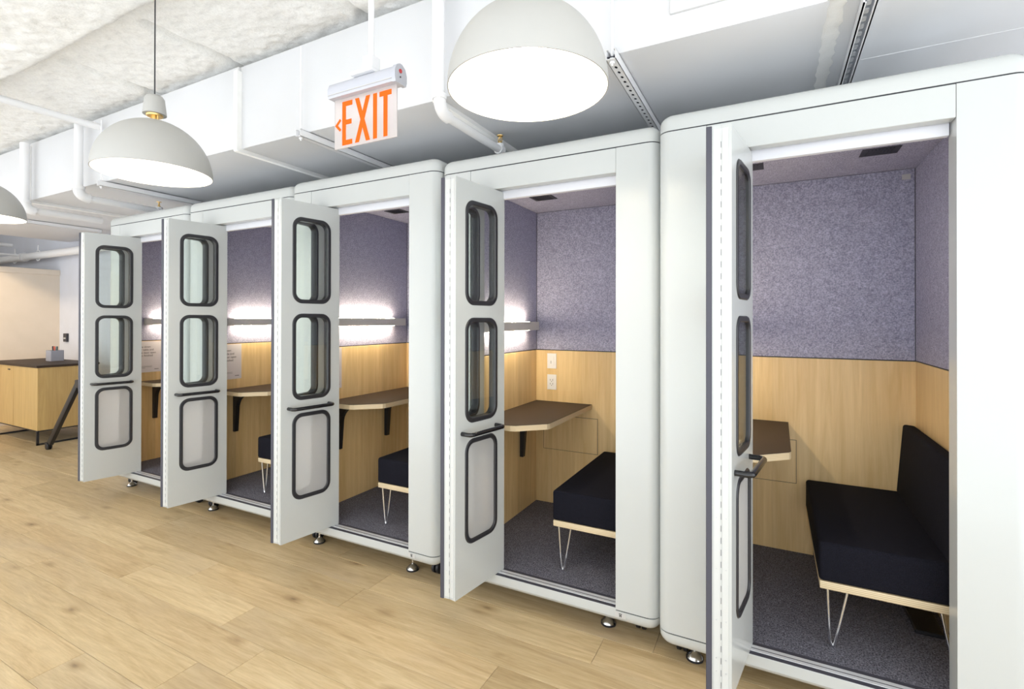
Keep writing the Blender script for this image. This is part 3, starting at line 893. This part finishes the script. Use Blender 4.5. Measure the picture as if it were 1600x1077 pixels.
for i, (x, y, lb) in enumerate(((-0.68, -0.735, 'cream dome pendant lamp hanging between the EXIT sign and the last booth'),
                                (-2.71, -0.775, 'cream dome pendant lamp on a dark cord, hanging beyond the EXIT sign'),
                                (-4.95, -0.775, 'cream dome pendant lamp farthest along the row towards the beige end wall'))):
    r = lamp if i == 0 else copy_tree(lamp)
    r.location = (x, y, LZ); tag(r, lb, 'pendant lamp', 'dome pendant lamps')

# ------------------------------------------------------------------ EXIT sign
t = tag(empty('exit_sign', (-1.39, -0.70, 2.13)), 'hanging EXIT sign with orange letters and a left arrow', 'exit sign')
bm = BM()
prof = [(-0.026, 0.196), (-0.030, 0.210), (-0.030, 0.232), (-0.022, 0.252), (-0.006, 0.262), (0.006, 0.262), (0.022, 0.252), (0.030, 0.232), (0.030, 0.210), (0.026, 0.196)]
loft(bm, [[(-0.172, y, z) for y, z in prof], [(0.158, y, z) for y, z in prof]]); mesh_obj('housing', bm, 'housing', t, 40)
bm = BM(); box(bm, -0.170, 0.157, -0.0315, -0.029, 0.206, 0.209); mesh_obj('housing_groove', bm, 'sticker', t)
bm = BM()
pe = [(y * 1.12, 0.229 + (z - 0.229) * 1.12) for y, z in prof]
loft(bm, [[(0.158, y, z) for y, z in pe], [(0.174, y, z) for y, z in pe]]); ec = mesh_obj('end_cap', bm, 'housing', t, 40)
bm = BM(); lathe(bm, [(0.0075, 0.0), (0.0075, 0.003)], 14, cap=(True, True)); mesh_obj('test_button', bm, 'red', ec, 50, loc=(0.174, -0.004, 0.238), rot=(0, math.pi / 2, 0))
bm = BM(); lathe(bm, [(0.003, 0.0), (0.003, 0.002)], 8, cap=(True, True)); mesh_obj('indicator', bm, 'slot', ec, None, loc=(0.174, -0.004, 0.216), rot=(0, math.pi / 2, 0))
boxobj('panel', 'exitpanel', t, -0.163, 0.156, -0.003, 0.003, 0.0, 0.197, 0.0008)
def letter(polys, name='letter'):
    bm = BM()
    for pl in polys:
        loft(bm, [[(x, -0.0045, z) for x, z in pl], [(x, -0.0028, z) for x, z in pl]])
    return mesh_obj(name, bm, 'orange', t)
z0, z1, s = 0.010, 0.182, 0.019
def rect(xa, xb, za, zb): return [(xa, za), (xb, za), (xb, zb), (xa, zb)]
letter([rect(-0.119, -0.119 + s, z0, z1), rect(-0.119 + s, -0.066, z1 - s, z1), rect(-0.119 + s, -0.070, 0.090, 0.090 + s), rect(-0.119 + s, -0.066, z0, z0 + s)])
letter([[(-0.051, z0), (-0.031, z0), (0.026, z1), (0.006, z1)], [(0.006, z0), (0.026, z0), (-0.031, z1), (-0.051, z1)]])
letter([rect(0.042, 0.042 + s, z0, z1)])
letter([rect(0.074, 0.132, z1 - s, z1), rect(0.0935, 0.0935 + s, z0, z1 - s)])
letter([[(-0.158, 0.093), (-0.132, 0.118), (-0.125, 0.111), (-0.143, 0.093)], [(-0.158, 0.093), (-0.143, 0.093), (-0.125, 0.075), (-0.132, 0.068)]], 'arrow')
boxobj('canopy', 'pipe', t, -0.055, 0.055, -0.030, 0.030, 0.262, 0.276, 0.003, 2)
boxobj('junction_box', 'pipe', t, 0.005, 0.052, -0.024, 0.024, 0.276, 0.325, 0.004, 2)
bm = BM(); tube(bm, [(0.028, 0, 0.32), (0.028, 0, 0.94)], 0.0115, 12); mesh_obj('conduit', bm, 'pipe', t, 50)

# ------------------------------------------------------------------ cabinet at the end wall
CX0, CX1, CY0, CY1 = -8.86, -7.47, 0.41, 0.99
t = tag(empty('cabinet', ((CX0 + CX1) / 2, (CY0 + CY1) / 2, 0)), 'oak cabinet with dark top and thin black sled legs', 'cabinet')
cx, cy = (CX0 + CX1) / 2, (CY0 + CY1) / 2
def cb(name, mat, x0, x1, y0, y1, z0, z1, bev=0.0, par=None):
    return boxobj(name, mat, par or t, x0 - cx, x1 - cx, y0 - cy, y1 - cy, z0, z1, bev)
cb('body', 'oakcab', CX0, CX1, CY0 + 0.02, CY1, 0.170, 0.893, 0.001)
for a, b_, kx in ((CX0, -8.128, -8.24), (-8.122, CX1, None)):
    d = cb('door', 'oakcab', a + 0.001, b_ - 0.001, CY0, CY0 + 0.0195, 0.172, 0.891, 0.001)
    if kx: cb('pull', 'black', kx - 0.025, kx + 0.025, CY0 - 0.008, CY0 + 0.001, 0.838, 0.852, 0.002, d)
cb('top', 'laminate', CX0 - 0.012, CX1 + 0.012, CY0 - 0.012, CY1 + 0.01, 0.8935, 0.92, 0.002)
cb('bottom_rail', 'black', CX0 + 0.002, CX1 - 0.002, CY0 + 0.004, CY1, 0.158, 0.1695)
for xx in (CX1 - 0.03, -8.62):
    bm = BM()
    for (ya, yb, za, zb) in ((CY0 + 0.002, CY0 + 0.024, 0.0, 0.158), (CY1 - 0.024, CY1 - 0.002, 0.0, 0.158), (CY0 + 0.002, CY1 - 0.002, 0.0, 0.018)):
        box(bm, xx - 0.011 - cx, xx + 0.011 - cx, ya - cy, yb - cy, za, zb)
    mesh_obj('sled_leg', bm, 'black', t)

t = tag(empty('pencil_cup', (-8.20, 0.83, 0.92)), 'square grey pencil cup standing on the cabinet top', 'cup')
bm = BM(); hw = 0.07
loft(bm, [[(x, y, 0.0) for x, y in rrect(-hw, hw, -hw, hw, 0.012, 3)], [(x, y, 0.135) for x, y in rrect(-hw, hw, -hw, hw, 0.012, 3)],
          [(x, y, 0.135) for x, y in rrect(-hw + 0.006, hw - 0.006, -hw + 0.006, hw - 0.006, 0.008, 3)], [(x, y, 0.008) for x, y in rrect(-hw + 0.006, hw - 0.006, -hw + 0.006, hw - 0.006, 0.008, 3)]])
mesh_obj('cup_body', bm, 'greycup', t)
for dx, tx, mt, lb in ((-0.030, -0.028, 'black', 'black marker leaning in the grey pencil cup'), (0.0, -0.012, 'penred', 'red marker standing in the grey pencil cup'), (0.030, 0.028, 'pengreen', 'dark green marker leaning in the grey pencil cup')):
    p = tag(empty('marker_pen', (-8.20 + dx, 0.83, 0.93)), lb, 'marker', 'markers in the pencil cup')
    bm = BM(); tube(bm, [(0, 0, 0.0), (tx * 0.7, 0, 0.12)], 0.009, 10); mesh_obj('barrel', bm, mt, p, 50)
    bm = BM(); tube(bm, [(tx * 0.7, 0, 0.1205), (tx, 0, 0.170), (tx * 1.02, 0, 0.176)], [0.010, 0.010, 0.006], 10); mesh_obj('cap', bm, mt, p, 50)

# wall plate with dark opening on the pale wall
t = boxobj('wall_phone', 'darkvent', None, -9.11, -9.01, YB - 0.03, YB, 1.13, 1.25, 0.004)
tag(t, 'small dark control unit mounted on the pale wall above the cabinet', 'wall control')
boxobj('display', 'sticker', t, -9.09, -9.03, YB - 0.032, YB - 0.029, 1.17, 1.19)

# ------------------------------------------------------------------ wheeled stand leaning out behind the end booth
t = tag(empty('rolling_stand', (-6.9, 0.40, 0)), 'black slanted stand leg on a caster beside the cabinet', 'stand')
bm = BM()
A, B_ = Vector((-0.215, 0.0, 0.075)), Vector((0.45, 0.0, 0.80))
dv = (B_ - A).normalized(); sv = Vector((dv.z, 0, -dv.x))
for tt in (0,):
    sec = []
    for P0 in (A, B_):
        sec.append([P0 + sv * a + Vector((0, b, 0)) for a, b in ((-0.032, -0.02), (0.032, -0.02), (0.032, 0.02), (-0.032, 0.02))])
    loft(bm, sec)
bmesh.ops.bevel(bm, geom=list(bm.edges), offset=0.006, segments=2, affect='EDGES', profile=0.5)
mesh_obj('leg', bm, 'black', t, 40)
bm = BM()
A2 = Vector((1.0, 0.0, 0.075)); dv2 = (B_ - A2).normalized(); sv2 = Vector((dv2.z, 0, -dv2.x))
loft(bm, [[P0 + sv2 * a + Vector((0, b, 0)) for a, b in ((-0.032, -0.02), (0.032, -0.02), (0.032, 0.02), (-0.032, 0.02))] for P0 in (A2, B_)])
mesh_obj('leg', bm, 'black', t, 40)
for xx in (-0.255, 1.03):
    bm = BM(); r = 0.038
    ringf = lambda yy, rr: [(xx + rr * math.cos(a), yy, r + rr * math.sin(a)) for a in [2 * math.pi * k / 20 for k in range(20)]]
    loft(bm, [ringf(-0.022, r * 0.85), ringf(-0.018, r), ringf(-0.004, r), ringf(0.0, r * 0.8)]); loft(bm, [ringf(0.002, r * 0.8), ringf(0.004, r), ringf(0.018, r), ringf(0.022, r * 0.85)])
    ca = mesh_obj('caster', bm, 'black', t, 40)
    bm = BM(); box(bm, xx - 0.045, xx + 0.03, -0.026, 0.026, 0.066, 0.082, 0.004); mesh_obj('caster_hood', bm, 'black', ca, 40)
boxobj('hinge_block', 'black', t, 0.44, 0.54, -0.04, 0.04, 0.74, 0.82, 0.008, 2)

# ------------------------------------------------------------------ added spot out of view, gives the beige wall its warm glow
t = tag(empty('added_spot_fixture', (-7.9, -0.55, 2.9)), 'added white spot fixture out of view, warming the beige end wall', 'spotlight')
bm = BM(); tube(bm, [(0.06, 0, 0.02), (-0.06, 0, -0.05)], 0.045, 16); mesh_obj('spot_body', bm, 'pipe', t, 50)
bm = BM(); tube(bm, [(0, 0, 0.02), (0, 0, 0.26)], 0.008, 8); mesh_obj('stem', bm, 'pipe', t)
sd = bpy.data.lights.new('added_spot_beam', 'SPOT'); sd.energy = 60; sd.color = (1.0, 0.78, 0.52); sd.spot_size = math.radians(95); sd.spot_blend = 0.9; sd.shadow_soft_size = 0.04
so = bpy.data.objects.new('added_spot_beam', sd); COL.objects.link(so); so.parent = t; so.location = (-0.075, 0, -0.06)
so.rotation_euler = Vector((-1.4, 0.9, -1.9)).to_track_quat('-Z', 'Y').to_euler()
